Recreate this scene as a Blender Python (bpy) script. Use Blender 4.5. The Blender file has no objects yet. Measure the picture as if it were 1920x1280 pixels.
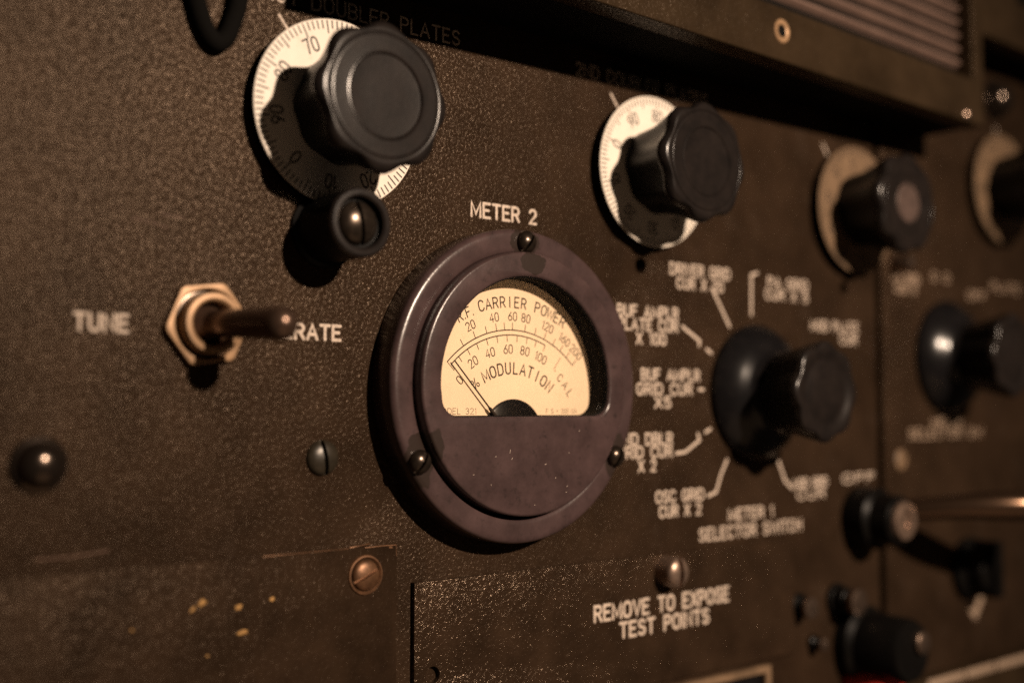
import bpy, bmesh, math, random
from mathutils import Vector, Matrix, noise as mnoise
random.seed(7)
MM = 0.001
R = math.radians
scn = bpy.context.scene
col = scn.collection

# ------------------------------------------------------------------ camera
cam = bpy.data.objects.new("camera", bpy.data.cameras.new("camera"))
col.objects.link(cam)
cam.location = (-209.37*MM, -257.61*MM, -5.95*MM)
cam.rotation_euler = (R(90+3.234), 0, R(-39.17))
cam.data.sensor_width = 36
cam.data.lens = 40.54
cam.data.clip_start = 0.01
cam.data.clip_end = 20
cam.data.dof.use_dof = True
cam.data.dof.focus_distance = 0.314
cam.data.dof.aperture_fstop = 4.1
cam.data.dof.aperture_blades = 9
scn.camera = cam

# ------------------------------------------------------------------ world and lamp
w = bpy.data.worlds.new("World"); scn.world = w; w.use_nodes = True
bg = w.node_tree.nodes["Background"]
bg.inputs[0].default_value = (1.0, 0.72, 0.52, 1)
bg.inputs[1].default_value = 0.022

lamp = bpy.data.objects.new("desk_lamp_light", bpy.data.lights.new("desk_lamp_light", 'SPOT'))
col.objects.link(lamp)
lamp.location = (95*MM, -900*MM, 345*MM)
aim = Vector((78*MM, 0, 0)) - Vector(lamp.location)
lamp.rotation_euler = aim.to_track_quat('-Z', 'Y').to_euler()
lamp.data.energy = 63
lamp.data.color = (1.0, 0.77, 0.58)
lamp.data.shadow_soft_size = 0.014
lamp.data.spot_size = R(43)
lamp.data.spot_blend = 1.0

fill = bpy.data.objects.new("added_fill_light", bpy.data.lights.new("added_fill_light", 'AREA'))  # added warm fill from below, no visible source, lifts the dial shadows
col.objects.link(fill)
fill.location = (0, -420*MM, -520*MM)
fill.rotation_euler = (Vector((20*MM, 0, 20*MM))-Vector(fill.location)).to_track_quat('-Z', 'Y').to_euler()
fill.data.size = 0.5
fill.data.energy = 0.2
fill.data.color = (1.0, 0.62, 0.36)

scn.view_settings.view_transform = 'Standard'
scn.view_settings.look = 'None'
scn.view_settings.exposure = 0
scn.view_settings.gamma = 1
scn.view_settings.use_curve_mapping = False
scn.render.engine = 'CYCLES'
scn.cycles.use_denoising = False
scn.cycles.max_bounces = 6
scn.cycles.sample_clamp_indirect = 2
scn.cycles.sample_clamp_direct = 40

# ------------------------------------------------------------------ materials
def mat(name, color, rough=0.5, metal=0.0, spec=0.5, bump=None, mott=None, dust=None, coat=0.0, tint=None, flecks=None):
    """bump: list of (kind, scale per metre, strength, distance m); mott: (scale, low, high) colour variation;
    dust: (scale, colour, amount)"""
    m = bpy.data.materials.new(name); m.use_nodes = True
    nt = m.node_tree; b = nt.nodes["Principled BSDF"]
    b.inputs["Roughness"].default_value = rough
    b.inputs["Metallic"].default_value = metal
    b.inputs["Specular IOR Level"].default_value = spec
    b.inputs["Coat Weight"].default_value = coat
    tc = nt.nodes.new("ShaderNodeTexCoord")
    def tex(kind, scale, detail=3, rgh=0.6):
        if kind == 'voronoi':
            t = nt.nodes.new("ShaderNodeTexVoronoi"); t.inputs["Scale"].default_value = scale
            o = t.outputs["Distance"]
        else:
            t = nt.nodes.new("ShaderNodeTexNoise"); t.inputs["Scale"].default_value = scale
            t.inputs["Detail"].default_value = detail; t.inputs["Roughness"].default_value = rgh
            o = t.outputs["Fac"]
        nt.links.new(tc.outputs["Object"], t.inputs["Vector"])
        return o
    if tint: b.inputs["Specular Tint"].default_value = tuple(tint)+(1,)
    if flecks:
        s, p0, p1, lo, hi = flecks
        r = nt.nodes.new("ShaderNodeMapRange")
        r.inputs[1].default_value = p0; r.inputs[2].default_value = p1; r.inputs[3].default_value = lo; r.inputs[4].default_value = hi
        nt.links.new(tex('noise', s, 2, 0.5), r.inputs[0]); nt.links.new(r.outputs[0], b.inputs["Specular IOR Level"])
    c = None
    if mott:
        s, lo, hi = mott
        n = tex('noise', s, 6, 0.65)
        r = nt.nodes.new("ShaderNodeValToRGB")
        r.color_ramp.elements[0].position = 0.3; r.color_ramp.elements[1].position = 0.72
        r.color_ramp.elements[0].color = tuple(x*lo for x in color)+(1,)
        r.color_ramp.elements[1].color = tuple(min(1, x*hi) for x in color)+(1,)
        nt.links.new(n, r.inputs[0]); c = r.outputs[0]
    if dust:
        s, dc, amt, p0, p1 = dust
        n = tex('noise', s, 8, 0.7)
        r = nt.nodes.new("ShaderNodeMapRange")
        r.inputs[1].default_value = p0; r.inputs[2].default_value = p1
        r.inputs[3].default_value = 0; r.inputs[4].default_value = amt
        nt.links.new(n, r.inputs[0])
        mx = nt.nodes.new("ShaderNodeMix"); mx.data_type = 'RGBA'
        nt.links.new(r.outputs[0], mx.inputs[0])
        if c is not None: nt.links.new(c, mx.inputs[6])
        else: mx.inputs[6].default_value = tuple(color)+(1,)
        mx.inputs[7].default_value = tuple(dc)+(1,)
        c = mx.outputs[2]
    if c is not None: nt.links.new(c, b.inputs["Base Color"])
    else: b.inputs["Base Color"].default_value = tuple(color)+(1,)
    prev = None
    for kind, s, st, d in (bump or []):
        bn = nt.nodes.new("ShaderNodeBump")
        bn.inputs["Strength"].default_value = st; bn.inputs["Distance"].default_value = d
        nt.links.new(tex(kind, s), bn.inputs["Height"])
        if prev is not None: nt.links.new(prev, bn.inputs["Normal"])
        prev = bn.outputs["Normal"]
    if prev is not None: nt.links.new(prev, b.inputs["Normal"])
    return m, nt, b, tc

PAINT = (0.0245, 0.0146, 0.0087)
WARM = (1.0, 0.76, 0.57)
M = {}
M['paint'] = mat("olive_wrinkle_paint", PAINT, 0.25, 0, 0.3,
                 [('noise', 1000, 1.0, 0.00026), ('noise', 2300, 1.0, 0.00012)], (38, 0.6, 1.4), (60, (0.052, 0.036, 0.026), 0.5, 0.55, 0.8), tint=WARM, flecks=(1150, 0.44, 0.70, 0.03, 0.50))[0]
M['paint2'] = mat("olive_hammered_paint", PAINT, 0.19, 0, 0.3,
                  [('noise', 780, 1.0, 0.00038), ('noise', 2100, 1.0, 0.00016)], (60, 0.65, 1.4), (160, (0.06, 0.04, 0.027), 0.5, 0.6, 0.85), tint=WARM, flecks=(1000, 0.42, 0.60, 0.04, 0.75))[0]
M['paint3'] = mat("olive_worn_paint", PAINT, 0.26, 0, 0.3,
                  [('noise', 780, 1.0, 0.00028), ('noise', 2100, 1.0, 0.00012)], (55, 0.55, 1.3), (140, (0.040, 0.026, 0.018), 0.35, 0.56, 0.8), tint=WARM, flecks=(1100, 0.50, 0.72, 0.03, 0.33))[0]
M['chassis'] = mat("olive_chassis_paint", (0.027, 0.0175, 0.0098), 0.32, 0, 0.2,
                   [('noise', 1100, 1.0, 0.00024)], (50, 0.65, 1.35), tint=WARM, flecks=(1100, 0.48, 0.70, 0.03, 0.45))[0]
M['slat'] = mat("grey_brown_slat_metal", (0.15, 0.098, 0.078), 0.5, 0.0, 0.4, [('noise', 1500, 0.5, 0.00006)], (60, 0.8, 1.2))[0]
M['black'] = mat("black_bakelite", (0.0035, 0.0032, 0.003), 0.36, 0, 0.12, [('noise', 2600, 0.4, 0.00002)], None, (90, (0.007, 0.006, 0.0055), 0.7, 0.42, 0.75))[0]  # darker copy, shade of knob shanks and sides put into the colour
M['face'] = mat("dusty_sheen_bakelite", (0.008, 0.0066, 0.0062), 0.25, 0, 0.33, [('noise', 2600, 0.5, 0.00003), ('noise', 700, 0.3, 0.00006)], None, (140, (0.020, 0.0150, 0.0132), 0.85, 0.35, 0.75))[0]  # lighter dusty copy, lamp sheen on knob faces put into the colour
M['blackgloss'] = mat("glossy_black_plastic", (0.006, 0.0055, 0.006), 0.22, 0, 0.3, None, None, (120, (0.02, 0.017, 0.016), 0.5, 0.5, 0.8))[0]
M['void'] = mat("dark_interior_shade", (0.004, 0.0035, 0.003), 0.9, 0, 0.1)[0]  # near-black interior; also painted shade on chassis case and window wall
M['letter'] = mat("cream_lettering_paint", (0.60, 0.49, 0.40), 0.6, 0, 0.3, None, (1100, 0.55, 1.2))[0]
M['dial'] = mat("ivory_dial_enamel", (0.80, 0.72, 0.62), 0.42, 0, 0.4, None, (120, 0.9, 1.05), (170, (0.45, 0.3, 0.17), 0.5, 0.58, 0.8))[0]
M['dialtan'] = mat("dark_tan_dial", (0.17, 0.11, 0.065), 0.5, 0, 0.35, None, (110, 0.55, 1.3))[0]  # darker tan than the ivory dials
M['ink'] = mat("dark_ink", (0.022, 0.016, 0.012), 0.55, 0, 0.3)[0]
M['inkb'] = mat("brown_black_ink", (0.016, 0.011, 0.008), 0.6, 0, 0.2, None, (900, 0.6, 1.7))[0]
M['brass'] = mat("dull_nickel_brass", (0.37, 0.225, 0.12), 0.45, 0.3, 0.5, [('noise', 1200, 0.3, 0.00004)], (250, 0.7, 1.15))[0]
M['copper'] = mat("worn_copper", (0.16, 0.08, 0.04), 0.42, 0.6, 0.5, [('noise', 1500, 0.5, 0.00005)], (400, 0.5, 1.3))[0]
M['darkmetal'] = mat("blackened_steel", (0.06, 0.045, 0.034), 0.24, 0.8, 0.5, [('noise', 1600, 0.3, 0.00003)], (500, 0.6, 1.4))[0]
M['paintmetal'] = mat("painted_screw", (0.028, 0.022, 0.0145), 0.36, 0.2, 0.5, [('noise', 1500, 0.5, 0.00005)], (500, 0.7, 1.3))[0]
M['steel'] = mat("aged_steel", (0.30, 0.215, 0.165), 0.27, 0.92, 0.5, [('noise', 1300, 0.3, 0.00004)], (400, 0.6, 1.2))[0]
M['chrome'] = mat("dark_chrome", (0.085, 0.065, 0.052), 0.20, 0.9, 0.5)[0]
M['bronze'] = mat("worn_bronze", (0.27, 0.19, 0.145), 0.34, 0.7, 0.5, [('noise', 1300, 0.3, 0.00004)], (400, 0.6, 1.2))[0]
M['rodmetal'] = mat("polished_rod", (0.13, 0.08, 0.052), 0.22, 0.9, 0.5)[0]
M['bat'] = mat("dark_plated_bat", (0.11, 0.068, 0.048), 0.25, 0.7, 0.5, None, (300, 0.7, 1.3))[0]
M['chip'] = mat("exposed_yellow_primer", (0.40, 0.22, 0.07), 0.65, 0, 0.3, None, (900, 0.5, 1.2))[0]
M['scratch'] = mat("scratch_brown", (0.11, 0.060, 0.038), 0.6, 0, 0.3, None, (900, 0.5, 1.3))[0]
M['red'] = mat("red_insulator", (0.45, 0.025, 0.015), 0.4, 0, 0.5)[0]
M['sheen_red'] = mat("painted_knob_sheen", (0.075, 0.05, 0.042), 0.5, 0.1, 0.4, None, (200, 0.5, 1.4))[0]  # reddish sheen put into a flat colour
M['dimletter'] = mat("dim_lettering_paint", (0.30, 0.22, 0.16), 0.6, 0, 0.3)[0]  # dimmer copy of the cream lettering for the right-hand panels
M['dark_tube'] = mat("matte_black_loop", (0.005, 0.0045, 0.004), 0.9, 0, 0.05, [('noise', 900, 0.8, 0.0002)])[0]

# ivory scale card, foxed towards brown in patches
m, nt, b, tc = mat("ivory_scale_card", (0.84, 0.69, 0.52), 0.6, 0, 0.25, None, (90, 0.95, 1.03), (260, (0.55, 0.36, 0.19), 0.35, 0.6, 0.85))
M['card'] = m

# meter moulding: brown-black bakelite dulled by dust, cleaner dark patches round the screws
def bakelite(name, spots):
    m, nt, b, tc = mat(name, (0.054, 0.034, 0.0335), 0.26, 0, 0.5,
                       [('noise', 1500, 0.5, 0.00005), ('noise', 240, 0.3, 0.0002)], (95, 0.62, 1.35), (300, (0.018, 0.014, 0.013), 0.8, 0.56, 0.72))
    base = b.inputs["Base Color"].links[0].from_socket
    nz = nt.nodes.new("ShaderNodeTexNoise"); nz.inputs["Scale"].default_value = 300; nz.inputs["Detail"].default_value = 9
    nt.links.new(tc.outputs["Object"], nz.inputs["Vector"])
    acc = None
    for (x, z, rx, rz) in spots:
        mp = nt.nodes.new("ShaderNodeMapping"); mp.vector_type = 'POINT'
        mp.inputs["Location"].default_value = (-x*MM/(rx*MM), 0, -z*MM/(rz*MM))
        mp.inputs["Scale"].default_value = (1/(rx*MM), 0, 1/(rz*MM))
        nt.links.new(tc.outputs["Object"], mp.inputs["Vector"])
        ln = nt.nodes.new("ShaderNodeVectorMath"); ln.operation = 'LENGTH'
        nt.links.new(mp.outputs[0], ln.inputs[0])
        ad = nt.nodes.new("ShaderNodeMath"); ad.operation = 'MULTIPLY_ADD'
        nt.links.new(nz.outputs["Fac"], ad.inputs[0]); ad.inputs[1].default_value = 1.1
        nt.links.new(ln.outputs["Value"], ad.inputs[2])
        r = nt.nodes.new("ShaderNodeMapRange")
        r.inputs[1].default_value = 1.46; r.inputs[2].default_value = 1.54
        r.inputs[3].default_value = 1; r.inputs[4].default_value = 0
        nt.links.new(ad.outputs[0], r.inputs[0])
        if acc is None: acc = r.outputs[0]
        else:
            mxm = nt.nodes.new("ShaderNodeMath"); mxm.operation = 'MAXIMUM'
            nt.links.new(acc, mxm.inputs[0]); nt.links.new(r.outputs[0], mxm.inputs[1]); acc = mxm.outputs[0]
    mx = nt.nodes.new("ShaderNodeMix"); mx.data_type = 'RGBA'
    nt.links.new(acc, mx.inputs[0]); nt.links.new(base, mx.inputs[6]); mx.inputs[7].default_value = (0.027, 0.0185, 0.0155, 1)
    nt.links.new(mx.outputs[2], b.inputs["Base Color"])
    return m
M['flange'] = bakelite("dusty_bakelite_flange", [(0.6, 40, 5.8, 4.6), (-35.2, -20, 4.5, 8.5), (35.2, -20.5, 4.5, 7)])
M['body'] = bakelite("dusty_bakelite_body", [(1.0, 34, 4.5, 3.2), (-32.5, -17.5, 3.0, 6.0)])

# thin window pane: clear, a little reflection
gm = bpy.data.materials.new("window_glass"); gm.use_nodes = True
nt = gm.node_tree; nt.nodes.clear()
o_ = nt.nodes.new("ShaderNodeOutputMaterial"); mixs = nt.nodes.new("ShaderNodeMixShader")
tr = nt.nodes.new("ShaderNodeBsdfTransparent"); gl = nt.nodes.new("ShaderNodeBsdfGlossy"); fr = nt.nodes.new("ShaderNodeFresnel")
gl.inputs["Roughness"].default_value = 0.03; fr.inputs["IOR"].default_value = 1.35
tr.inputs[0].default_value = (0.98, 0.96, 0.93, 1)
nt.links.new(fr.outputs[0], mixs.inputs[0]); nt.links.new(tr.outputs[0], mixs.inputs[1]); nt.links.new(gl.outputs[0], mixs.inputs[2])
nt.links.new(mixs.outputs[0], o_.inputs[0])
M['glass'] = gm

# ------------------------------------------------------------------ helpers
# Shapes are drawn in millimetres: x to the right along the panel, z up, h out of the panel (towards -y).
def link_mesh(name, bm, material, parent=None, sharp=35, loc=None):
    bmesh.ops.remove_doubles(bm, verts=bm.verts, dist=1e-4)
    bmesh.ops.recalc_face_normals(bm, faces=bm.faces)
    for v in bm.verts: v.co *= MM
    me = bpy.data.meshes.new(name); bm.to_mesh(me); bm.free()
    me.materials.append(M[material] if isinstance(material, str) else material)
    for p in me.polygons: p.use_smooth = True
    me.set_sharp_from_angle(angle=R(sharp))
    o = bpy.data.objects.new(name, me); col.objects.link(o)
    if parent: o.parent = parent
    if loc: o.location = (loc[0]*MM, -loc[2]*MM, loc[1]*MM)
    return o

def thing(name, label, cat, x=0, z=0, h=0, group=None):
    o = bpy.data.objects.new(name, None); col.objects.link(o)
    o.empty_display_size = 0.005
    o.location = (x*MM, -h*MM, z*MM)
    return tag(o, label, cat, group)

def tag(o, label, cat, group=None):
    o["label"] = label; o["category"] = cat
    if group: o["group"] = group
    return o

def P(x, z, h): return Vector((x, -h, z))

def box(bm, x0, x1, z0, z1, h0, h1, bevel=0.0, seg=2):
    vs = [bm.verts.new(P(x, z, h)) for h in (h0, h1) for (x, z) in ((x0, z0), (x1, z0), (x1, z1), (x0, z1))]
    fs = [bm.faces.new([vs[i] for i in f]) for f in ((0,1,2,3), (4,7,6,5), (0,4,5,1), (1,5,6,2), (2,6,7,3), (3,7,4,0))]
    if bevel:
        es = set(e for f in fs for e in f.edges)
        bmesh.ops.bevel(bm, geom=list(es), offset=bevel, segments=seg, affect='EDGES', profile=0.5)

def lathe(bm, prof, cx=0, cz=0, seg=64, lobes=0, phase=0.0, hex_=False):
    """prof: list of (radius, height, lobe depth). Closed with fans where radius is 0."""
    rings = []
    for q in prof:
        r, h = q[0], q[1]; d = q[2] if len(q) > 2 else 0
        if r <= 1e-6:
            rings.append([bm.verts.new(P(cx, cz, h))]); continue
        ring = []
        for i in range(seg):
            a = 2*math.pi*i/seg
            rr = r
            if lobes and d:
                c = 0.5 - 0.5*math.cos(lobes*(a-phase))     # 0 on a lobe, 1 in a valley
                rr = r - d*c**1.25
            ring.append(bm.verts.new(P(cx+rr*math.cos(a), cz+rr*math.sin(a), h)))
        rings.append(ring)
    for A, B in zip(rings, rings[1:]):
        if len(A) == 1 and len(B) == 1: continue
        for i in range(seg):
            j = (i+1) % seg
            if len(A) == 1: bm.faces.new((A[0], B[j], B[i]))
            elif len(B) == 1: bm.faces.new((A[i], A[j], B[0]))
            else: bm.faces.new((A[i], A[j], B[j], B[i]))

def new(): return bmesh.new()

def tube(bm, pts, rads, seg=16, caps=True):
    """pts are Vectors in mm (x,-h,z)."""
    rings = []
    n = len(pts)
    up = Vector((0, 0, 1))
    for i, p in enumerate(pts):
        t = (pts[min(i+1, n-1)] - pts[max(i-1, 0)]).normalized()
        s = t.cross(up)
        if s.length < 1e-3: s = t.cross(Vector((1, 0, 0)))
        s.normalize(); u = s.cross(t)
        r = rads[i] if hasattr(rads, '__len__') else rads
        rings.append([bm.verts.new(p + (s*math.cos(2*math.pi*k/seg) + u*math.sin(2*math.pi*k/seg))*r) for k in range(seg)])
    for A, B in zip(rings, rings[1:]):
        for k in range(seg):
            bm.faces.new((A[k], A[(k+1) % seg], B[(k+1) % seg], B[k]))
    if caps:
        bm.faces.new(rings[0][::-1]); bm.faces.new(rings[-1])

def plate_with_holes(outer, holes, depth, bevel=0.0, h_front=0.0):
    """filled outline with holes, front face at h_front, going back by depth; returns a bmesh in mm"""
    cu = bpy.data.curves.new("outline", 'CURVE'); cu.dimensions = '2D'; cu.fill_mode = 'BOTH'
    for ring in [outer]+holes:
        sp = cu.splines.new('POLY'); sp.points.add(len(ring)-1); sp.use_cyclic_u = True
        for pt, (x, z) in zip(sp.points, ring): pt.co = (x, z, 0, 1)
    cu.extrude = depth/2 - bevel; cu.bevel_depth = bevel; cu.bevel_resolution = 3
    cu.offset = -bevel
    ob = bpy.data.objects.new("outline", cu); col.objects.link(ob)
    dg = bpy.context.evaluated_depsgraph_get(); dg.update()
    me = bpy.data.meshes.new_from_object(ob.evaluated_get(dg))
    bm = bmesh.new(); bm.from_mesh(me)
    for v in bm.verts:
        x, z, d = v.co
        v.co = P(x, z, h_front - depth/2 + d)
    bpy.data.objects.remove(ob); bpy.data.curves.remove(cu); bpy.data.meshes.remove(me)
    return bm

def circle(cx, cz, r, n=48, a0=0, a1=360, end=False):
    m = n if not end else n-1
    return [(cx+r*math.cos(R(a0+(a1-a0)*i/m)), cz+r*math.sin(R(a0+(a1-a0)*i/m))) for i in range(n)]
def rect(x0, x1, z0, z1): return [(x0, z0), (x1, z0), (x1, z1), (x0, z1)]

# ---- single-stroke engraving alphabet (height 1)
def arc(cx, cy, rx, ry, a0, a1, n=10):
    return [(cx+rx*math.cos(R(a0+(a1-a0)*i/n)), cy+ry*math.sin(R(a0+(a1-a0)*i/n))) for i in range(n+1)]
G = {}
def g(c, wd, *st): G[c] = (wd, st)
g('A', .66, [(0,0),(.33,1),(.66,0)], [(.11,.33),(.55,.33)])
g('B', .56, [(0,0),(0,1),(.3,1)]+arc(.3,.76,.23,.24,90,-90)+[(0,.52)], [(.3,.52)]+arc(.3,.26,.26,.26,90,-90)+[(0,0)])
g('C', .6, arc(.3,.68,.3,.32,20,180)+arc(.3,.32,.3,.32,180,340))
g('D', .6, [(0,0),(0,1),(.26,1)]+arc(.26,.66,.34,.34,90,0)+arc(.26,.34,.34,.34,0,-90)+[(0,0)])
g('E', .52, [(.52,1),(0,1),(0,0),(.52,0)], [(0,.52),(.42,.52)])
g('F', .5, [(.5,1),(0,1),(0,0)], [(0,.52),(.42,.52)])
g('G', .62, arc(.31,.68,.31,.32,25,180)+arc(.31,.32,.31,.32,180,360)+[(.62,.46),(.36,.46)])
g('H', .58, [(0,0),(0,1)], [(.58,0),(.58,1)], [(0,.52),(.58,.52)])
g('I', .02, [(.01,0),(.01,1)])
g('L', .48, [(0,1),(0,0),(.48,0)])
g('M', .72, [(0,0),(0,1),(.36,.18),(.72,1),(.72,0)])
g('N', .58, [(0,0),(0,1),(.58,0),(.58,1)])
g('O', .62, arc(.31,.68,.31,.32,0,180)+arc(.31,.32,.31,.32,180,360)+[(.62,.68)])
g('P', .55, [(0,0),(0,1),(.29,1)]+arc(.29,.74,.26,.26,90,-90)+[(0,.48)])
g('R', .57, [(0,0),(0,1),(.29,1)]+arc(.29,.74,.26,.26,90,-90)+[(0,.48)], [(.3,.48),(.57,0)])
g('S', .54, arc(.27,.755,.25,.245,25,270)+arc(.27,.255,.27,.255,90,-155))
g('T', .6, [(0,1),(.6,1)], [(.3,1),(.3,0)])
g('U', .58, [(0,1),(0,.3)]+arc(.29,.3,.29,.3,180,360)+[(.58,1)])
g('V', .62, [(0,1),(.31,0),(.62,1)])
g('W', .9, [(0,1),(.22,0),(.45,.85),(.68,0),(.9,1)])
g('X', .6, [(0,0),(.6,1)], [(0,1),(.6,0)])
g('Y', .6, [(0,1),(.3,.5),(.6,1)], [(.3,.5),(.3,0)])
g('0', .52, arc(.26,.7,.26,.3,0,180)+arc(.26,.3,.26,.3,180,360)+[(.52,.7)])
g('1', .2, [(0,.82),(.16,1),(.16,0)])
g('2', .54, arc(.27,.73,.26,.27,165,-25)+[(0,0),(.54,0)])
g('3', .52, arc(.25,.76,.24,.24,160,-75)+[(.22,.53)], arc(.25,.265,.27,.265,75,-160))
g('4', .56, [(.42,0),(.42,1),(0,.3),(.56,.3)])
g('5', .52, [(.48,1),(.06,1),(.02,.54)]+arc(.25,.31,.27,.31,125,-150))
g('6', .54, [(.45,1),(.08,.5)]+arc(.27,.29,.26,.29,160,-200,16))
g('7', .5, [(0,1),(.5,1),(.16,0)])
g('8', .54, arc(.27,.76,.23,.24,-90,270,18), arc(.27,.26,.27,.26,90,450,18))
g('9', .54, [(.09,0),(.46,.5)]+arc(.27,.71,.26,.29,-20,340,16))
g('.', .04, [(.02,0),(.02,.05)])
g('=', .45, [(0,.62),(.45,.62)], [(0,.34),(.45,.34)])
g('%', .8, arc(.16,.78,.15,.19,0,360,12), arc(.64,.22,.15,.19,0,360,12), [(.64,1),(.16,0)])
SPACE = 0.42
def width_of(t, gap): return sum((G[c][0] if c != ' ' else SPACE) for c in t) + gap*(len(t)-1)

def stroke(bm, line, half, h0, rise, xf=None, caps=True):
    """a painted line with rounded ends: ridge cross-section, edges sunk 0.01 mm below h0"""
    pts = [Vector(q) for q in line]
    if xf: pts = [Vector(xf(*q)) for q in line]
    out = [pts[0]]
    for q in pts[1:]:
        if (q-out[-1]).length > 1e-4: out.append(q)
    pts = out; n = len(pts)
    if n < 2: return
    closed = (pts[0]-pts[-1]).length < 1e-3 and n > 3
    L, C, Rr = [], [], []
    for i in range(n):
        a = pts[i]-pts[i-1] if i > 0 else (pts[-1]-pts[-2] if closed else pts[1]-pts[0])
        b = pts[i+1]-pts[i] if i < n-1 else (pts[1]-pts[0] if closed else pts[-1]-pts[-2])
        a = a.normalized(); b = b.normalized()
        t = a+b
        t = t.normalized() if t.length > 1e-3 else b
        nrm = Vector((-t.y, t.x))
        k = min(1.6, 1/max(0.35, abs(nrm.dot(Vector((-b.y, b.x))))))
        p = pts[i]
        L.append(bm.verts.new(P(p.x+nrm.x*half*k, p.y+nrm.y*half*k, h0-0.01)))
        C.append(bm.verts.new(P(p.x, p.y, h0+rise)))
        Rr.append(bm.verts.new(P(p.x-nrm.x*half*k, p.y-nrm.y*half*k, h0-0.01)))
    for i in range(n-1):
        bm.faces.new((L[i], C[i], C[i+1], L[i+1])); bm.faces.new((C[i], Rr[i], Rr[i+1], C[i+1]))
    if caps and not closed:
        for i, sgn in ((0, -1), (n-1, 1)):
            d = (pts[1]-pts[0]) if i == 0 else (pts[-1]-pts[-2])
            d = d.normalized()*sgn
            nv = Vector((-d.y, d.x)); start, endv = (Rr[i], L[i]) if sgn < 0 else (L[i], Rr[i])
            # half circle from +nv side to -nv side
            side = [Vector((nv.x*math.cos(a)+d.x*math.sin(a), nv.y*math.cos(a)+d.y*math.sin(a))) for a in (math.pi*k/6 for k in range(1, 6))]
            ring = [bm.verts.new(P(pts[i].x+s.x*half, pts[i].y+s.y*half, h0-0.01)) for s in side]
            first, last = (Rr[i], L[i]) if sgn < 0 else (L[i], Rr[i])
            allv = [first]+ring+[last]
            for q, r2 in zip(allv, allv[1:]): bm.faces.new((C[i], q, r2))

def text(bm, t, x0, x1, z, height, half, h0=0.0, rise=0.06, gap=0.26, slope=0.0):
    wd = width_of(t, gap); s = (x1-x0)/wd if x1 is not None else height
    x = 0.0
    for c in t:
        if c == ' ': x += SPACE+gap; continue
        gw, st = G[c]
        for ln in st:
            stroke(bm, ln, half, h0, rise, lambda u, v, x=x: (x0+(x+u)*s, z+v*height+slope*(x+u)*s))
        x += gw+gap
def ctext(bm, t, xc, z, height, half, h0=0.0, squeeze=1.0, **k):
    wd = width_of(t, k.get('gap', 0.26))*height*squeeze
    text(bm, t, xc-wd/2, xc+wd/2, z, height, half, h0, **k)
def arctext(bm, t, cx, cz, r, ang, height, half, h0, gap=0.26, squeeze=1.0, step=None, rise=0.02):
    """centred on ang (degrees clockwise from up), letters upright outward, r at mid height"""
    if step is None:
        total = width_of(t, gap)*height*squeeze; pos = -total/2
    for i, c in enumerate(t):
        if step is not None:
            a_mid = ang + (i-(len(t)-1)/2)*step
            wd_ = (G[c][0] if c != ' ' else 0)*height*squeeze
        else:
            wd_ = (G[c][0] if c != ' ' else SPACE)*height*squeeze
            a_mid = ang + math.degrees((pos+wd_/2)/r)
            pos += wd_+gap*height*squeeze
        if c == ' ': continue
        ca, sa = math.cos(R(a_mid)), math.sin(R(a_mid))
        def xf(u, v):
            lx = u*height*squeeze-wd_/2; ly = r+(v-.5)*height
            return (cx+lx*ca+ly*sa, cz-lx*sa+ly*ca)
        for ln in G[c][1]: stroke(bm, ln, half, h0, rise, xf)
def polar(cx, cz, r, a): return (cx+r*math.sin(R(a)), cz+r*math.cos(R(a)))    # a clockwise from up

# ================================================================== the setting: dark inside of the cabinet
bm = new(); box(bm, -330, 480, -260, 330, -46, -40)
o = link_mesh("background", bm, 'void'); o["kind"] = "structure"

# ================================================================== panels
def blob(bm, x, z, rx, rz, h0, rise=0.03, rot=0, n=14, rag=0.35):
    c = bm.verts.new(P(x, z, h0+rise)); ring = []
    for i in range(n):
        a = 2*math.pi*i/n; k = 1+rag*(random.random()-.5)*2
        u, v = rx*k*math.cos(a), rz*k*math.sin(a)
        ring.append(bm.verts.new(P(x+u*math.cos(rot)-v*math.sin(rot), z+u*math.sin(rot)+v*math.cos(rot), h0-0.01)))
    for i in range(n): bm.faces.new((c, ring[i], ring[(i+1) % n]))

HOLE = [(53.6, 38.9), (162.7, 38.8)]
bm = plate_with_holes(rect(-260, 182.9, -190, 136), [circle(x, z, r) for (x, z), r in zip(HOLE, (2.5, 2.4))], 7.0, 0.2)
panel = link_mesh("front_panel", bm, 'paint')
tag(panel, "large olive-brown wrinkle-painted front panel carrying the meter and knobs", "panel")

def lettering(name, parent, label, items, half=0.33, mat_='letter', h0=0.0):
    bm = new()
    for it in items:
        if it[0] == 'line': stroke(bm, it[1], half*1.5, h0, 0.06)
        else:
            t, xc, z, hh, sq = it
            ctext(bm, t, xc, z, hh, half*1.12, h0, sq)
    o = link_mesh(name, bm, mat_, parent)
    o["label"] = label
    return o

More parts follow.
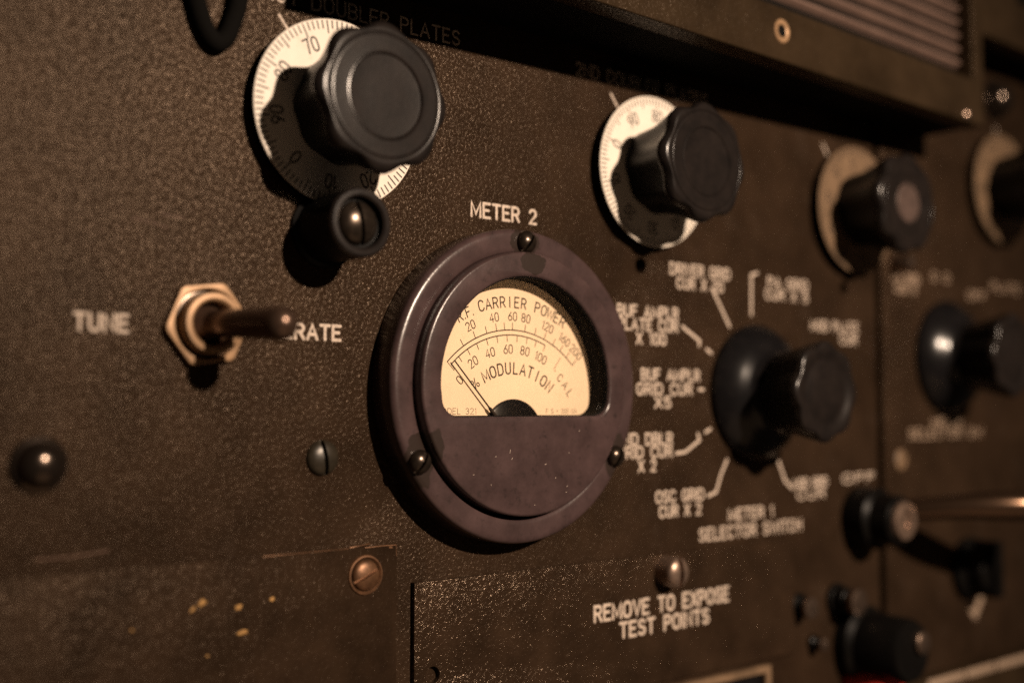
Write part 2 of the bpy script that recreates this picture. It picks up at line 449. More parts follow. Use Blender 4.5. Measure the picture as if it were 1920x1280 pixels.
def fit(t, x0, x1, z, hh):      # item fitted between two ends
    return (t, (x0+x1)/2, z, hh, (x1-x0)/(width_of(t, .26)*hh))
lettering("lettering", panel, "white lettering METER 2", [fit("METER 2", -14.2, 9.6, 47.8, 4.0)], 0.42)
lettering("lettering", panel, "white lettering TUNE", [fit("TUNE", -124.0, -112.0, 11.0, 3.7)], 0.38)
lettering("lettering", panel, "white lettering OPERATE", [fit("OPERATE", -79.6, -56.5, 11.1, 3.6)], 0.43)
lettering("lettering", panel, "white lettering 1ST DOUBLER PLATES", [fit("1ST DOUBLER PLATES", -77.5, -18.7, 95.7, 3.9)], 0.30)
lettering("lettering", panel, "white lettering 2ND DOUBLER PLATES", [fit("2ND DOUBLER PLATES", 26, 85.5, 95.6, 3.9)], 0.30)
SX, SZ = 109.5, -1.0
lettering("lettering", panel, "white lettering DRIVER GRID CUR X 20", [fit("DRIVER GRID", 67.2, 96.6, 37.4, 3.5), fit("CUR X 20", 70.4, 93.0, 32.9, 3.4)], 0.33)
lettering("lettering", panel, "white lettering PA GRID CUR X 5", [fit("PA GRID", 117.5, 140, 36.4, 3.4), fit("CUR X 5", 116, 140, 32.1, 3.4)], 0.33)
lettering("lettering", panel, "white lettering BUF AMPLR PLATE CUR X 100", [fit("BUF AMPLR", 43.2, 70.6, 22.5, 3.5), fit("PLATE CUR", 43.5, 70.4, 18.4, 3.4), fit("X 100", 51.4, 64.6, 14.0, 3.4)], 0.36)
lettering("lettering", panel, "white lettering BUF AMPLR GRID CUR X 5", [fit("BUF AMPLR", 53.6, 80.8, 2.6, 3.4), fit("GRID CUR", 51.5, 77.0, -2.0, 3.4), fit("X5", 59.6, 66.8, -6.2, 3.3)], 0.36)
lettering("lettering", panel, "white lettering 2ND DBLR GRID CUR X 2", [fit("2ND DBLR", 42.5, 67.4, -17.9, 3.4), fit("GRID CUR", 43.0, 67.2, -22.0, 3.4), fit("X 2", 52.0, 59.6, -26.3, 3.3)], 0.36)
lettering("lettering", panel, "white lettering OSC GRID CUR X 2", [fit("OSC GRID", 59.8, 82.2, -36.5, 3.5), fit("CUR X 2", 61.4, 80.8, -41.2, 3.4)], 0.36)
lettering("lettering", panel, "white lettering METER 1 SELECTOR SWITCH", [fit("METER 1", 95, 118.4, -44.2, 3.6), fit("SELECTOR SWITCH", 80.2, 134.2, -50.0, 3.8)], 0.36)
lettering("lettering", panel, "blurred white lettering MOD PLATE CUR", [fit("MOD PLATE", 142, 171, 22.2, 3.4), fit("CUR", 160, 170, 17.8, 3.4)], 0.33)
lettering("lettering", panel, "blurred white lettering MOD GRID CUR", [fit("MOD GRID", 130.5, 150, -34.8, 3.0), fit("CUR", 132.5, 148.5, -39.0, 3.2)], 0.33)
lettering("lettering", panel, "small white lettering OFF", [fit("OFF", 160, 180, -34.3, 3.0)], 0.33)
for ln in ([(87.5,33.9),(91,29),(96.3,21.4)], [(111.4,40.8),(108.2,39.9),(108.0,26.0)], [(72.8,20.3),(81.1,15.9),(80.8,14.2)], [(84.6,13.2),(86.8,12.0)],
           [(80.6,-0.2),(82.6,-0.3)], [(69.3,-21.0),(73.6,-20.7),(80.6,-17.0),(79.8,-14.9)], [(83.5,-14.4),(86.0,-13.4)], [(84.6,-35.5),(88.6,-34.4),(91.1,-28.8),(94.2,-23.9)],
           [(121.1,-23.4),(125.4,-32.0),(129.5,-35.0)]):
    bm = new(); stroke(bm, ln, 0.6, 0, 0.06)
    link_mesh("pointer_line", bm, 'letter', panel)
for i, x in enumerate((-59.7, 55.8, 165.8)):
    bm = new(); stroke(bm, [(x-15.2, 68.6+23.6), (x-12.4, 68.6+20)], 0.42, 0, 0.06)
    link_mesh("index_mark", bm, 'letter', panel)
for ln, hw in (([(-111.5,37.2),(-106,36.4),(-103,35.7)], .22), ([(-104.5,38.7),(-99,38.4)], .2), ([(-131,-38.7),(-123,-38.6),(-115.5,-37.9)], .25)):
    bm = new(); stroke(bm, ln, hw, 0, 0.03)
    link_mesh("scratch", bm, 'scratch', panel)

# raised cover plate, bottom centre
CH = 1.7
bm = plate_with_holes(rect(-34.2, 128, -92.4, -52.6), [circle(-28.2, -77.6, 2.3, 32)], 1.7, 0.25, CH)
cover = link_mesh("cover_plate", bm, 'paint2')
tag(cover, "raised sparkling cover plate lettered REMOVE TO EXPOSE TEST POINTS", "cover plate")
lettering("lettering", cover, "white lettering REMOVE TO EXPOSE TEST POINTS", [fit("REMOVE TO EXPOSE", 31.2, 92.2, -70.3, 4.4), fit("TEST POINTS", 41.8, 82.2, -76.4, 4.3)], 0.47, h0=CH)

# thin plate bottom left
LH = 0.8
bm = new(); box(bm, -250, -39.2, -150, -42.0, 0.0, LH, 0.2)
lplate = link_mesh("thin_plate", bm, 'paint3')
tag(lplate, "thin worn metal plate with copper-chipped corner and yellow paint chips", "plate")
bm = new()
stroke(bm, [(-53.5,-42.0),(-47.5,-41.4)], 0.18, LH-0.15, 0.16); stroke(bm, [(-49,-42.3),(-44,-42.2),(-39.5,-42.3),(-39.4,-45)], 0.14, LH, 0.06)
blob(bm, -41.2, -42.8, 0.9, 0.45, LH)
stroke(bm, [(-78,-42.2),(-66,-42.15),(-54,-42.15)], 0.10, LH, 0.05)
link_mesh("worn_edge", bm, 'copper', lplate)
for x, z, a, b_, r_ in ((-93.4,-51.7,1.5,1.0,.5),(-95.8,-52.9,1.3,.6,.6),(-84.2,-53.6,1.2,.9,.4),(-75.4,-52.6,.95,.6,.1),(-83.2,-59.8,2.0,.8,.05),(-62.5,-84,1.5,.6,0),(-92,-64,.5,.4,0),(-110,-56,.5,.4,0)):
    bm = new(); blob(bm, x, z, a, b_, LH, 0.03, r_)
    link_mesh("paint_chip", bm, 'chip', lplate)

# neighbouring panel to the right of the seam
bm = new(); box(bm, 187.3, 400, -190, 150, -7, 0, 0.2)
side = link_mesh("equipment_panel", bm, 'paint')
tag(side, "blurred neighbouring olive panel right of the dark vertical seam", "panel")
lettering("lettering", side, "blurred white lettering above the right selector knob", [fit("PA GRID", 196, 214, 43.6, 3.6), fit("CUR X", 197, 212, 39.4, 3.4), fit("0 0", 224, 237, 46.0, 3.4), fit("OFF", 252, 266, 40.0, 3.4), fit("PLATE", 272, 296, 45.0, 3.4)], 0.36, 'dimletter')
lettering("lettering", side, "blurred white lettering below the right selector knob", [fit("METER", 222, 244, -13.8, 3.0), fit("SELECTOR SW", 205, 261, -18.6, 3.6)], 0.36, 'dimletter')
bm = new(); stroke(bm, [(247,-88),(252,-93),(257,-87)], 2.0, 0, 0.1)
o = link_mesh("lettering", bm, 'dimletter', side); o["label"] = "blurred white mark under the small black knob"
bm = new(); stroke(bm, [(278.5,118),(280.0,113.8)], 0.42, 0, 0.06)
link_mesh("index_mark", bm, 'letter', side)

# lower panel ledge, bottom right
bm = new(); box(bm, 187.0, 400, -190, -112.0, 0.05, 6, 0.4)
low = link_mesh("lower_panel", bm, 'chassis')
tag(low, "dark lower panel in the bottom right corner under a pale lettered strip", "panel")
bm = new()
for x0, x1 in ((205, 232), (233.5, 256), (257.5, 300)):
    box(bm, x0, x1, -115.6, -112.6, 5.9, 6.15, 0.05)
link_mesh("label_strip", bm, 'dimletter', low)

# framed dark window at the bottom edge
bm = plate_with_holes(rect(-20, 113, -150, -94.2), [rect(-17.5, 110.2, -147, -96.6)], 3.0, 0.5, 3.0)
fr_ = link_mesh("window_frame", bm, 'dialtan'); 
tag(fr_, "dark window in a thin bright metal frame at the bottom edge", "window")
bm = new(); box(bm, -18, 111, -148, -96, 0.0, 0.6)
link_mesh("pane", bm, 'blackgloss', fr_)

# ================================================================== upper chassis that overhangs the panel
def chassis(name, label, x0, x1, h_l, h_r, z0, z1, op, slats=True):
    hh = lambda x: h_l+(h_r-h_l)*(x-x0)/(x1-x0)
    bm = plate_with_holes(rect(x0, x1, z0, z1), [rect(*op)], 8.0, 0.7, 0.0)
    for v in bm.verts: v.co.y -= hh(v.co.x)
    root = link_mesh(name, bm, 'chassis'); tag(root, label, "chassis")
    bm = new()                                      # body behind the frame, underside shade put into its black
    vs = []
    for h in (1.0, None):
        for (x, z) in ((x0+.6, z0+.6), (x1-.6, z0+.6), (x1-.6, z1-.6), (x0+.6, z1-.6)):
            vs.append(bm.verts.new(P(x, z, 1.0 if h else hh(x)-7.5)))
    for f in ((0,1,2,3), (4,7,6,5), (0,4,5,1), (1,5,6,2), (2,6,7,3), (3,7,4,0)): bm.faces.new([vs[i] for i in f])
    link_mesh("case", bm, 'void', root)
    if slats:
        bm = new(); prev = None; z = op[2]-1; k = 0
        while z < op[3]+1:
            d = 1.5*math.sin(2*math.pi*(z-op[2]-0.9)/5.4)
            row = [bm.verts.new(P(x, z, hh(x)-6.8+d)) for x in (op[0]-1, op[1]+1)]
            if prev: bm.faces.new((prev[0], prev[1], row[1], row[0]))
            prev = row; z += 0.3
        link_mesh("grille", bm, 'slat', root)
    return root, hh
ch, hh = chassis("upper_chassis", "long overhanging chassis with a ribbed grille above the dials", -67, 217, 36.2, 28.0, 103.7, 190, (-20, 209, 121.2, 176))
bm = new()
lathe(bm, [(2.1, hh(85.5)-2), (2.1, hh(85.5)+.1), (2.5, hh(85.5)+.35), (3.6, hh(85.5)+.3), (4.0, hh(85.5)-.2)], 85.5, 113.4, 32)
link_mesh("eyelet", bm, 'brass', ch)
bm = new(); lathe(bm, [(0, hh(85.5)+.05), (2.15, hh(85.5)+.05)], 85.5, 113.4, 24)
link_mesh("eyelet_hole", bm, 'void', ch)
bm = new(); lathe(bm, [(2.2, 27.9), (2.2, 28.6), (1.4, 29.4), (0, 29.7)], 203.5, 106.2, 24)
link_mesh("rivet", bm, 'steel', ch)
ch2, hh2 = chassis("side_chassis", "dim blurred chassis behind the upper right corner", 222, 400, 20, 18, 146, 230, (262, 390, 166, 220), False)

# ================================================================== screws
def dome_screw(bm, r, hgt, slot_w, slot_a, base=0.0, rim=0.35):
    """round head with a real slot cut across it"""
    n = 44; a0 = R(slot_a)
    prof = [(r, 0), (r, rim)] + [(r*math.cos(t), rim+(hgt-rim)*math.sin(t)) for t in [math.pi/2*k/9 for k in range(1, 10)]]
    # two half domes either side of the slot
    for s in (1, -1):
        rings = []
        for (rr, hh_) in prof[:-1]+[(0.02, hgt)]:
            ring = []
            off = slot_w/2
            if rr <= off*1.02: rr = off*1.02
            a_lim = math.asin(min(1, off/rr))
            for i in range(n+1):
                a = a_lim+(math.pi-2*a_lim)*i/n
                u, v = rr*math.cos(a), rr*math.sin(a)*s
                ring.append(bm.verts.new(P(u*math.cos(a0)-v*math.sin(a0), u*math.sin(a0)+v*math.cos(a0), base+hh_)))
            rings.append(ring)
        for A, B in zip(rings, rings[1:]):
            for i in range(n): bm.faces.new((A[i], A[i+1], B[i+1], B[i]))
        # slot wall
        ends = [q[0] for q in rings]+[q[-1] for q in reversed(rings)]
        bm.faces.new(ends)
    # slot floor
    u = math.sqrt(r*r-slot_w*slot_w/4)
    q = [(-u, -slot_w/2-.05), (u, -slot_w/2-.05), (u, slot_w/2+.05), (-u, slot_w/2+.05)]
    bm.faces.new([bm.verts.new(P(x*math.cos(a0)-y*math.sin(a0), x*math.sin(a0)+y*math.cos(a0), base+rim*0.3)) for x, y in q])

def screw(name, label, x, z, h, r, hgt, slot_w, slot_a, material, parts=(), shank=0.0):
    bm = new(); dome_screw(bm, r, hgt, slot_w, slot_a, shank)
    if shank: lathe(bm, [(r, -.01), (r, shank)], 0, 0, 44)
    o = link_mesh(name, bm, material, None, 35)
    o.location = (x*MM, -h*MM, z*MM)
    return tag(o, label, "screw")
screw("slotted_screw", "dull olive-painted slotted screw left of the meter", -61.6, -18.8, 0, 4.5, 2.4, 1.1, 100, 'paintmetal')
s = screw("slotted_screw", "coppery slotted screw in the corner of the thin plate", -49.0, -49.2, LH, 3.9, 1.7, 0.8, 24, 'copper')
bm = new(); lathe(bm, [(5.2, 0), (5.0, .5), (4.6, .55), (4.2, .1)], 0, 0, 48)
link_mesh("washer", bm, 'copper', s)
screw("slotted_screw", "tall bright slotted screw above the word EXPOSE on the cover plate", 61.6, -57.8, CH, 4.7, 2.4, 1.7, 92, 'bronze', shank=5.2)
bm = new(); lathe(bm, [(6.2, 0), (6.0, 1.0), (5.0, 1.4), (4.9, 2.2), (4.5, 3.6), (3.3, 4.9), (1.6, 5.5), (0, 5.6)], 0, 0, 48)
o = link_mesh("domed_nut", bm, 'chrome', loc=(-131, -18.4, 0)); tag(o, "shiny dark domed nut at the left edge under the word TUNE", "nut")
screw("slotted_screw", "faint blurred screw head beside the dark seam on the right panel", 198.2, -26.9, 0, 4.2, 1.4, 0.9, 60, 'dialtan')
bm = new(); lathe(bm, [(3.2, 0), (3.2, 6), (2.4, 8), (0, 8.4)], 0, 0, 32)
o = link_mesh("stud", bm, 'steel', loc=(196.5, 50.6, 0)); tag(o, "small bright stud below the third dial knob beside the seam", "stud")
bm = new(); lathe(bm, [(9.0, 0), (8.8, 1.2), (7.6, 1.6), (7.4, 3), (6.8, 5), (5, 7), (2.4, 8.2), (0, 8.5)], 0, 0, 48)
o = link_mesh("domed_nut", bm, 'chrome', loc=(277, 130, 0)); tag(o, "dark domed nut with a bright glint near the upper right corner", "nut")

# ================================================================== the panel meter
MX, MZ = -3.3, 0.0
meter = thing("panel_meter", "round black panel meter with ivory carrier power and modulation scale", "meter", MX, MZ)
bm = new()
lathe(bm, [(36.0, 0), (43.3, 0), (43.8, .5), (43.85, 8.3), (43.75, 8.9), (43.4, 9.45), (42.9, 9.8), (42.3, 9.95), (41.6, 10.0), (38.6, 9.85), (37.6, 9.7), (37.0, 9.2), (36.9, 7.5)], 0, 0, 160)
link_mesh("flange", bm, 'flange', meter, 50)
WR = 30.2
def window(r, zb, cr):
    pts = []
    # arc over the top, down to rounded lower corners
    a_end = math.degrees(math.asin((zb+cr+2.5)/r))
    pts += circle(0, 0, r, 72, a_end, 180-a_end, True)
    xl = pts[-1][0]
    pts += circle(-(r-.35)+cr, zb+cr, cr, 14, 180, 270, True)
    pts += circle((r-.35)-cr, zb+cr, cr, 14, 270, 360, True)
    return pts
bm = plate_with_holes(circle(0, 0.5, 36.6, 160), [window(WR, -8.6, 5.2)], 8.6, 0.85, 13.0)
link_mesh("bezel", bm, 'body', meter, 50)
bm = plate_with_holes(window(WR+.3, -8.9, 5.3), [window(WR-.22, -8.38, 5.0)], 7.0, 0, 12.0)
link_mesh("wall_shade_ring", bm, 'void', meter)  # added ring, shade on the window wall put into its black
SH = 4.9
bm = new(); lathe(bm, [(36.2, 4.45), (36.2, SH), (0, SH)], 0, .5, 128)
card = link_mesh("scale_plate", bm, 'card', meter)
# printed scale
bm = new(); PZ = -16.3; HS = SH
U_R, L_R = 32.0, 30.6
def sarc(r, a0, a1, half):
    stroke(bm, [polar(0, PZ, r, a0+(a1-a0)*i/60) for i in range(61)], half, HS, 0.02)
def tick(r0, r1, a, half=.19): stroke(bm, [polar(0, PZ, r0, a), polar(0, PZ, r1, a)], half, HS, 0.02)
sarc(U_R, -45.4, 45.2, .25); sarc(L_R, -44.5, 23.4, .25)
for a in (-32.7, -24.3, -16.7, -10.3, -5.1, 0, 8.1, 14.9, 21.6, 28.2, 34.0, 39.4, 45.2): tick(U_R, U_R+2.0, a)
for a in (-44.6, -38.3, -31.5, -24.8, -17.8, -10.7, -3.8, 3.2, 10.2, 16.8, 23.4): tick(L_R, L_R-1.8, a)
tick(U_R, L_R-1.9, -45.4, .16)
for t, a in (("20", -24.6), ("40", -10.7), ("60", 0), ("80", 7.9), ("120", 21.6), ("160", 33.4), ("200", 42.4)):
    arctext(bm, t, 0, PZ, 35.9, a, 2.35, .23, HS, .24)
for t, a in (("0", -46.6), ("20", -31.8), ("40", -17.7), ("60", -3.5), ("80", 9.9), ("100", 23.4)):
    arctext(bm, t, 0, PZ, 26.6 if t != "0" else 25.6, a, 2.4, .23, HS, .24)
arctext(bm, "CARRIER POWER", 0, PZ, 39.9, 6.0, 2.9, .31, HS, step=3.72)
arctext(bm, "R.F.", 0, PZ, 39.6, -25.2, 2.7, .27, HS, .3)
arctext(bm, "MODULATION", 0, PZ, 21.2, 6.8, 3.1, .34, HS, step=7.5, squeeze=.95)
arctext(bm, "%", 0, PZ, 21.3, -38.6, 2.8, .23, HS)
arctext(bm, "CAL", 0, PZ, 26.0, 50.2, 2.3, .24, HS, step=6.4)
stroke(bm, [(18.1, 8.4), (15.6, 5.0), (16.2, 4.2)], .15, HS, .02)
text(bm, "MODEL 321", -26.3, -12.9, -8.0, 1.6, .12, HS, .02)
text(bm, "F S = 200 UA", 12.6, 24.4, -7.9, 1.35, .11, HS, .02)
link_mesh("scale_marking", bm, 'inkb', card)
# pivot cover and needle
bm = new(); lathe(bm, [(10.9, SH-.2), (10.9, SH+.5), (10.2, SH+.9), (0, SH+1.0)], 0, -14.7, 80)
link_mesh("pivot_cover", bm, 'blackgloss', meter)
bm = new()
na = -43.2; nh = SH+1.5
def np_(r, off=0): 
    x, z = polar(0, PZ, r, na); return Vector((x, -nh, z))
tube(bm, [np_(3), np_(13.5)], [.62, .5], 8); tube(bm, [np_(13.3), np_(14.2), np_(31.4)], [.5, .24, .2], 8)
link_mesh("needle", bm, 'ink', meter)
bm = plate_with_holes(circle(0, 0.2, 31.5, 96), [], 0.5, 0, 11.2)
link_mesh("window_pane", bm, 'glass', meter)
for (x, z, sa) in ((0.7, 40.3, 58), (-35.3, -20.2, 58), (35.0, -20.6, 65)):
    bm = new(); dome_screw(bm, 3.2, 2.7, 0.8, sa, 0, .5)
    link_mesh("screw", bm, 'darkmetal', meter, 35, (x, z, 9.9))
# dust flecks and nicks on the moulding
bm = new()
for x, z, l, a in ((-7.5,-18.6,1.0,80),(-6.9,-20.3,.6,50),(-12.6,-19.4,.5,10),(14,-19,.3,0),(13.2,-28.5,.35,40),(12.9,-30.0,.3,0),(1.2,-33,.25,0),(-20,-24,.3,20),(18,-13,.4,60),(5,-22,.6,10),(9,-26,.25,60),(-14,-27,.3,80)):
    stroke(bm, [(x, z), (x+l*math.cos(R(a)), z+l*math.sin(R(a)))], .07, 13.0, .03)
o = link_mesh("fleck", bm, 'letter', meter)

# ================================================================== tuning dials with fluted knobs
KP = [(8, 4.6, 0), (13.6, 4.8, .6), (14.0, 8, .9), (14.6, 12, 1.1), (15.8, 16, 1.4), (17.2, 19.5, 1.6), (18.3, 22.2, 1.7), (18.75, 23.6, 1.7), (18.6, 24.5, 1.6), (18.1, 25.3, 1.4), (17.6, 25.7, 1.1),
      (17.1, 25.9, .7), (16.6, 25.98, .3), (16.1, 26.0, .1), (15.55, 26.0, 0), (15.45, 25.95, 0), (15.3, 25.7, 0), (15.1, 25.7, 0), (14.95, 25.95, 0), (14.85, 26.0, 0), (14.4, 26.0, 0), (11.4, 26.0, 0), (10.95, 26.02, 0), (10.8, 26.2, 0),
      (10.5, 26.25, 0), (10.25, 26.0, 0), (10.05, 25.8, 0), (9.6, 25.77, 0), (5, 25.75, 0), (0, 25.75, 0)]
def dial_marks(rot):
    """rot: angle (degrees counter-clockwise from right) of the zero; numbers rise counter-clockwise, 36 degrees per ten"""
    bm = new(); h0 = 4.4
    for k in range(100):
        a = R(rot+3.6*k); r0 = 23.7; r1 = 21.5 if k % 5 else (20.3 if k % 10 else 20.0)
        stroke(bm, [(r0*math.cos(a), r0*math.sin(a)), (r1*math.cos(a), r1*math.sin(a))], .27, h0, .03, caps=False)
    for k in range(10):
        arctext(bm, str(k*10) if k else "0", 0, 0, 18.1, 90-(rot+36*k), 3.5, .34, h0, .24, squeeze=.9, rise=.03)
    return bm
def tuning_dial(label, x, z, rot, phase, dial_mat='dial', face=None):
    t = thing("tuning_dial", label, "dial", x, z, 0, "tuning dials along the top of the panel")
    bm = new(); lathe(bm, [(22.5, 0), (23.2, .1), (23.6, 3.6), (23.4, 4.0)], 0, 0, 128)
    link_mesh("dial_rim", bm, 'black', t)
    bm = new(); lathe(bm, [(23.4, 3.9), (24.0, 3.95), (24.1, 4.2), (23.95, 4.4), (0, 4.4)], 0, 0, 128)
    d = link_mesh("dial_plate", bm, dial_mat, t)
    link_mesh("dial_marking", dial_marks(rot), 'ink', d)
    ks = [i for i, q in enumerate(KP) if q[1] >= 22.2][0]
    bm = new(); lathe(bm, KP[:ks+1], 0, 0, 160, 8, R(phase))
    k = link_mesh("knob", bm, 'black', t, 40)
    bm = new(); lathe(bm, KP[ks:], 0, 0, 160, 8, R(phase))
    link_mesh("knob_face", bm, 'face', k, 40)
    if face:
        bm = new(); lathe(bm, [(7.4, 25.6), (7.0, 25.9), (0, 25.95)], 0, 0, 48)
        link_mesh("knob_sheen_disc", bm, face, k)  # added disc, the sheen at the knob centre is its colour
    return t
tuning_dial("nearest tuning dial, bright ivory scale under a large black fluted knob", -59.7, 68.8, -134, 178)
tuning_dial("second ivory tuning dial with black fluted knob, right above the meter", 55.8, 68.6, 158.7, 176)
tuning_dial("third tuning dial, tan, its black knob with a reddish painted sheen at centre", 165.8, 68.2, 100, 170, 'dialtan', 'sheen_red')
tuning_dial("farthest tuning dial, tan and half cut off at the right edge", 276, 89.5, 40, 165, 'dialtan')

# dial lock below the first dial
lock = thing("dial_lock", "black cylindrical dial lock with slotted centre screw under the nearest dial", "lock knob", -61.6, 38.9, 0)
bm = new(); lathe(bm, [(9.6, 0), (9.6, 1.2), (8.6, 1.7), (8.4, 2.5), (8.6, 16.6), (8.5, 17.8), (7.9, 18.3), (6.9, 18.35), (6.4, 18.0), (6.2, 16.2), (0, 16.1)], 0, 0, 96)
link_mesh("sleeve", bm, 'black', lock, 40)
bm = new(); lathe(bm, [(8.62, 16.8), (8.55, 17.9), (8.0, 18.45), (6.9, 18.5), (6.35, 18.0)], 0, 0, 96)
link_mesh("sleeve_lip", bm, 'face', lock, 40)
bm = new(); dome_screw(bm, 5.5, 3.2, 1.0, 100, 15.6, .6)
link_mesh("screw", bm, 'darkmetal', lock)

# ================================================================== toggle switch
tg = thing("toggle_switch", "toggle switch with brass hex nut between the words TUNE and OPERATE", "switch", -93.6, 13.5, 0)
bm = new()
def hexring(bm, rc, rin, h0, h1, ch_, rot):
    n = 96
    def rr(a, top):
        a = (a-R(rot)) % (math.pi/3)
        apothem = rc*math.cos(math.pi/6)
        v = apothem/math.cos(a-math.pi/6)
        return min(v, rc*.965) if top else v
    rings = []
    for (fn, h) in ((lambda a: rr(a, False), h0), (lambda a: rr(a, False), h1-ch_), (lambda a: min(rr(a, True), rr(a, False)), h1-.1), (lambda a: min(rr(a, True), rr(a, False))-.5, h1), (lambda a: rin+.3, h1), (lambda a: rin, h1-.3), (lambda a: rin, h0)):
        rings.append([bm.verts.new(P(fn(2*math.pi*i/n)*math.cos(2*math.pi*i/n), fn(2*math.pi*i/n)*math.sin(2*math.pi*i/n), h)) for i in range(n)])
    for A, B in zip(rings, rings[1:]):
        for i in range(n): bm.faces.new((A[i], A[(i+1) % n], B[(i+1) % n], B[i]))
hexring(bm, 10.6, 8.3, .0, 2.6, .6, 8)
link_mesh("hex_nut", bm, 'brass', tg, 30)
bm = new(); lathe(bm, [(8.4, .6), (8.2, .7), (7.1, .7)], 0, 0, 48)
link_mesh("thread_shade", bm, 'darkmetal', tg)  # recess shade between nut and bushing put into this dark ring
bm = new(); lathe(bm, [(7.0, .5), (7.2, 1.2), (7.25, 5.4), (6.9, 6.0), (6.0, 6.1), (5.4, 5.7), (5.2, 4.5), (5.2, 1.0)], 0, 0, 64)
link_mesh("bushing", bm, 'brass', tg, 40)
bm = new(); lathe(bm, [(5.3, 1.6), (4.6, 2.0), (3.0, 4.6), (2.2, 5.2), (0, 5.2)], 0, 0, 48)
link_mesh("collar", bm, 'bat', tg)
bm = new()
a_, b_ = Vector((0.2, -3.0, 0)), Vector((5.7, -27.6, -1.0))
pts, rr = [], []
for i in range(15):
    t = i/14; pts.append(a_.lerp(b_, t)); rr.append(3.1+.85*t)
d = (b_-a_).normalized(); r1 = 3.95
for k in range(1, 8):
    th = math.pi/2*k/7.05; pts.append(b_+d*r1*math.sin(th)*.9); rr.append(r1*math.cos(th))
tube(bm, pts, rr, 32)
link_mesh("bat", bm, 'bat', tg, 50)

# ================================================================== selector knobs
def selector(label, x, z, phase):
    t = thing("selector_knob", label, "knob", x, z, 0, "skirted selector knobs")
    bm = new(); lathe(bm, [(22.8, 0.2), (23.4, .5), (23.6, 1.4), (23.0, 2.6), (21.6, 4.4), (19.6, 6.4), (17.2, 8.2), (15.0, 9.4), (13.6, 10.6), (12.9, 12.5)], 0, 0, 128)
    link_mesh("skirt", bm, 'blackgloss', t, 50)
    bm = new(); lathe(bm, [(12.6, 10, .5), (13.2, 13, .9), (14.4, 18, 1.3), (15.9, 24, 1.6), (16.7, 27.5, 1.6)], 0, 0, 160, 8, R(phase))
    k = link_mesh("knob", bm, 'black', t, 50)
    bm = new(); lathe(bm, [(16.7, 27.5, 1.6), (16.8, 28.8, 1.6), (16.3, 29.6, 1.3), (15.2, 29.9, .6), (13.9, 29.9, 0), (12.9, 29.7, 0), (11.6, 28.9, 0), (10.6, 28.7, 0), (9.9, 28.7, 0), (9.5, 28.9, 0), (0, 29.0, 0)], 0, 0, 160, 8, R(phase))
    link_mesh("knob_face", bm, 'face', k, 50)
    return t
selector("skirted black selector knob ringed by leader lines and current labels", SX, SZ, 178)
selector("blurred skirted selector knob cut off at the right edge", 233.5, 14.5, 178)

# ================================================================== hardware at the lower right
lv = thing("lever_handle", "black lever with a bright hub nut crossing the dark seam", "lever", 169.5, -47.6, 0)
bm = new(); lathe(bm, [(11.4, 0), (11.6, 1), (11.2, 9), (9.4, 10.5), (9.0, 17.5), (8.2, 18.4), (0, 18.4)], 0, 0, 72)
link_mesh("hub", bm, 'black', lv)
bm = new(); lathe(bm, [(7.0, 18.4), (7.2, 18.8), (6.8, 20.2), (5.6, 20.7), (3.8, 20.4), (3.4, 19.2), (0, 19.1)], 0, 0, 48)
link_mesh("hub_nut", bm, 'bronze', lv)
bm = new(); ax = Vector((.78, -.625, 0.0)); p0 = Vector((5.5, -7.5, 2.2))
pts = [p0+ax*d+Vector((.62, .78, 0))*((d-46)**2*.0042-8.9)+Vector((0, 0, -.0016*(d-46)**2+3.2)) for d in (0, 6, 12, 18, 24, 30, 36, 42, 48, 54, 60, 70, 80)]
tube(bm, pts, [4.4, 4.3, 4.3, 4.4, 4.6, 4.9, 5.3, 5.6, 5.7, 5.6, 5.3, 4.8, 4.4], 32)
link_mesh("rod", bm, 'rodmetal', lv)
def post(label, x, z, r, hgt):
    t = thing("terminal_post", label, "terminal", x, z, 0)
    bm = new(); lathe(bm, [(r*1.25, 0), (r*1.25, 1.6), (r, 2), (r, hgt*.55), (r*.8, hgt*.6), (r*.8, hgt*.72)], 0, 0, 36)
    link_mesh("post", bm, 'black', t)
    bm = new(); lathe(bm, [(r*.85, hgt*.72), (r*1.05, hgt*.75), (r*1.05, hgt*.95), (r*.7, hgt), (0, hgt)], 0, 0, 36)
    link_mesh("post_cap", bm, 'steel', t)
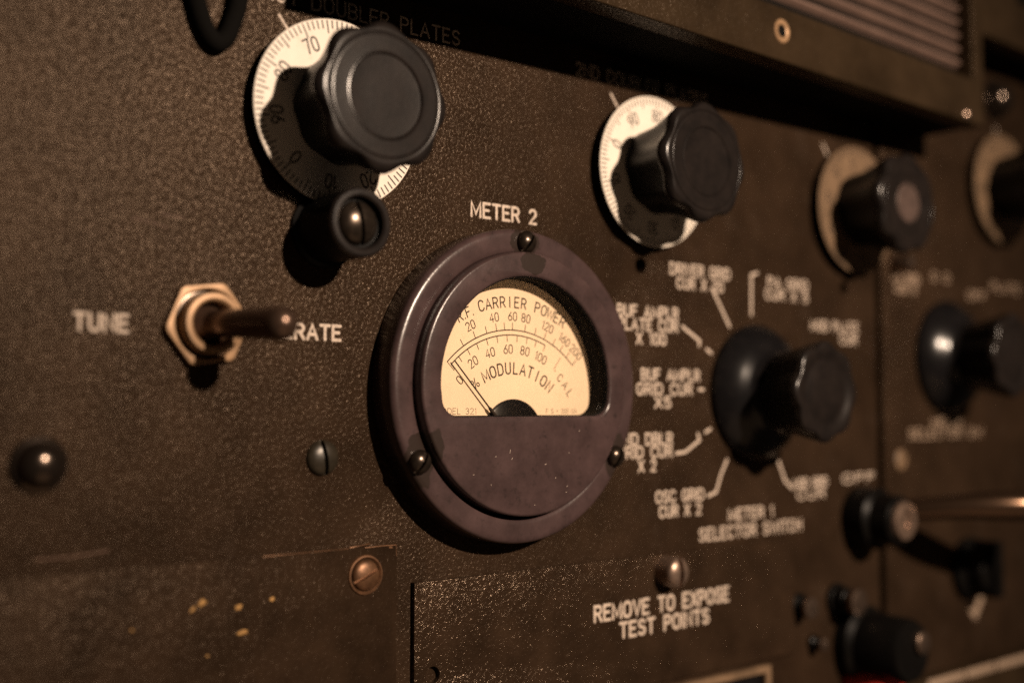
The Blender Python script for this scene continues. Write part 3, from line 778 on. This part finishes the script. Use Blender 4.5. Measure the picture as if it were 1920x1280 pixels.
post("small terminal post with pale cap right of the cover plate lettering", 131, -76.5, 3.6, 7)
post("taller terminal post with bright cap just left of the seam", 154, -76.4, 4.6, 11)
post("short terminal post low beside the large black cap", 139.5, -90.5, 2.2, 6)
tc_ = thing("binding_post", "large black terminal cap with a red collar at the bottom edge", "terminal", 166, -93.5, 0)
bm = new(); lathe(bm, [(14, 0), (14, 5), (12, 7), (11.6, 22), (10.4, 24), (0, 24.4)], 0, 0, 72, 6, 0)
link_mesh("cap", bm, 'black', tc_)
bm = new(); lathe(bm, [(4.2, 24), (4.2, 26), (3, 26.8), (0, 27)], 4, 3, 32)
link_mesh("cap_screw", bm, 'steel', tc_)
bm = new(); lathe(bm, [(8.0, 0), (8.4, 3), (8.2, 14), (7, 16), (0, 16.2)], -0.5, -14.0, 48)
link_mesh("red_collar", bm, 'red', tc_)
dk = thing("pointer_knob", "small black pointer knob above a pale mark on the right panel", "knob", 246, -73, 0)
bm = new(); lathe(bm, [(12.5, 0), (12.5, 3), (9.5, 5), (9, 11), (8, 12), (0, 12)], 0, 0, 64)
link_mesh("knob", bm, 'black', dk)
bm = new(); box(bm, -3, 3, -11, 12, 4, 15, 1.2)
link_mesh("pointer", bm, 'black', dk)

# black looped tube at the top edge
bm = new(); pts = []
for x, z in ((-102, 112), (-99.8, 100), (-98.2, 92), (-96.4, 86), (-94.4, 82.4), (-92.4, 81), (-90.3, 82.6), (-88.8, 86), (-87.3, 91), (-86.0, 100), (-84.5, 112)):
    pts.append(P(x, z, 2.0))
sm = []
for i in range(len(pts)-1):
    p0, p1, p2, p3 = pts[max(i-1, 0)], pts[i], pts[i+1], pts[min(i+2, len(pts)-1)]
    for k in range(6):
        t = k/6
        sm.append(.5*((2*p1)+(p2-p0)*t+(2*p0-5*p1+4*p2-p3)*t*t+(3*p1-p0-3*p2+p3)*t**3))
sm.append(pts[-1])
tube(bm, sm, 2.3, 14)
o = link_mesh("dark_loop", bm, 'dark_tube'); tag(o, "black loop at the top edge left of the nearest dial", "dark_tube")
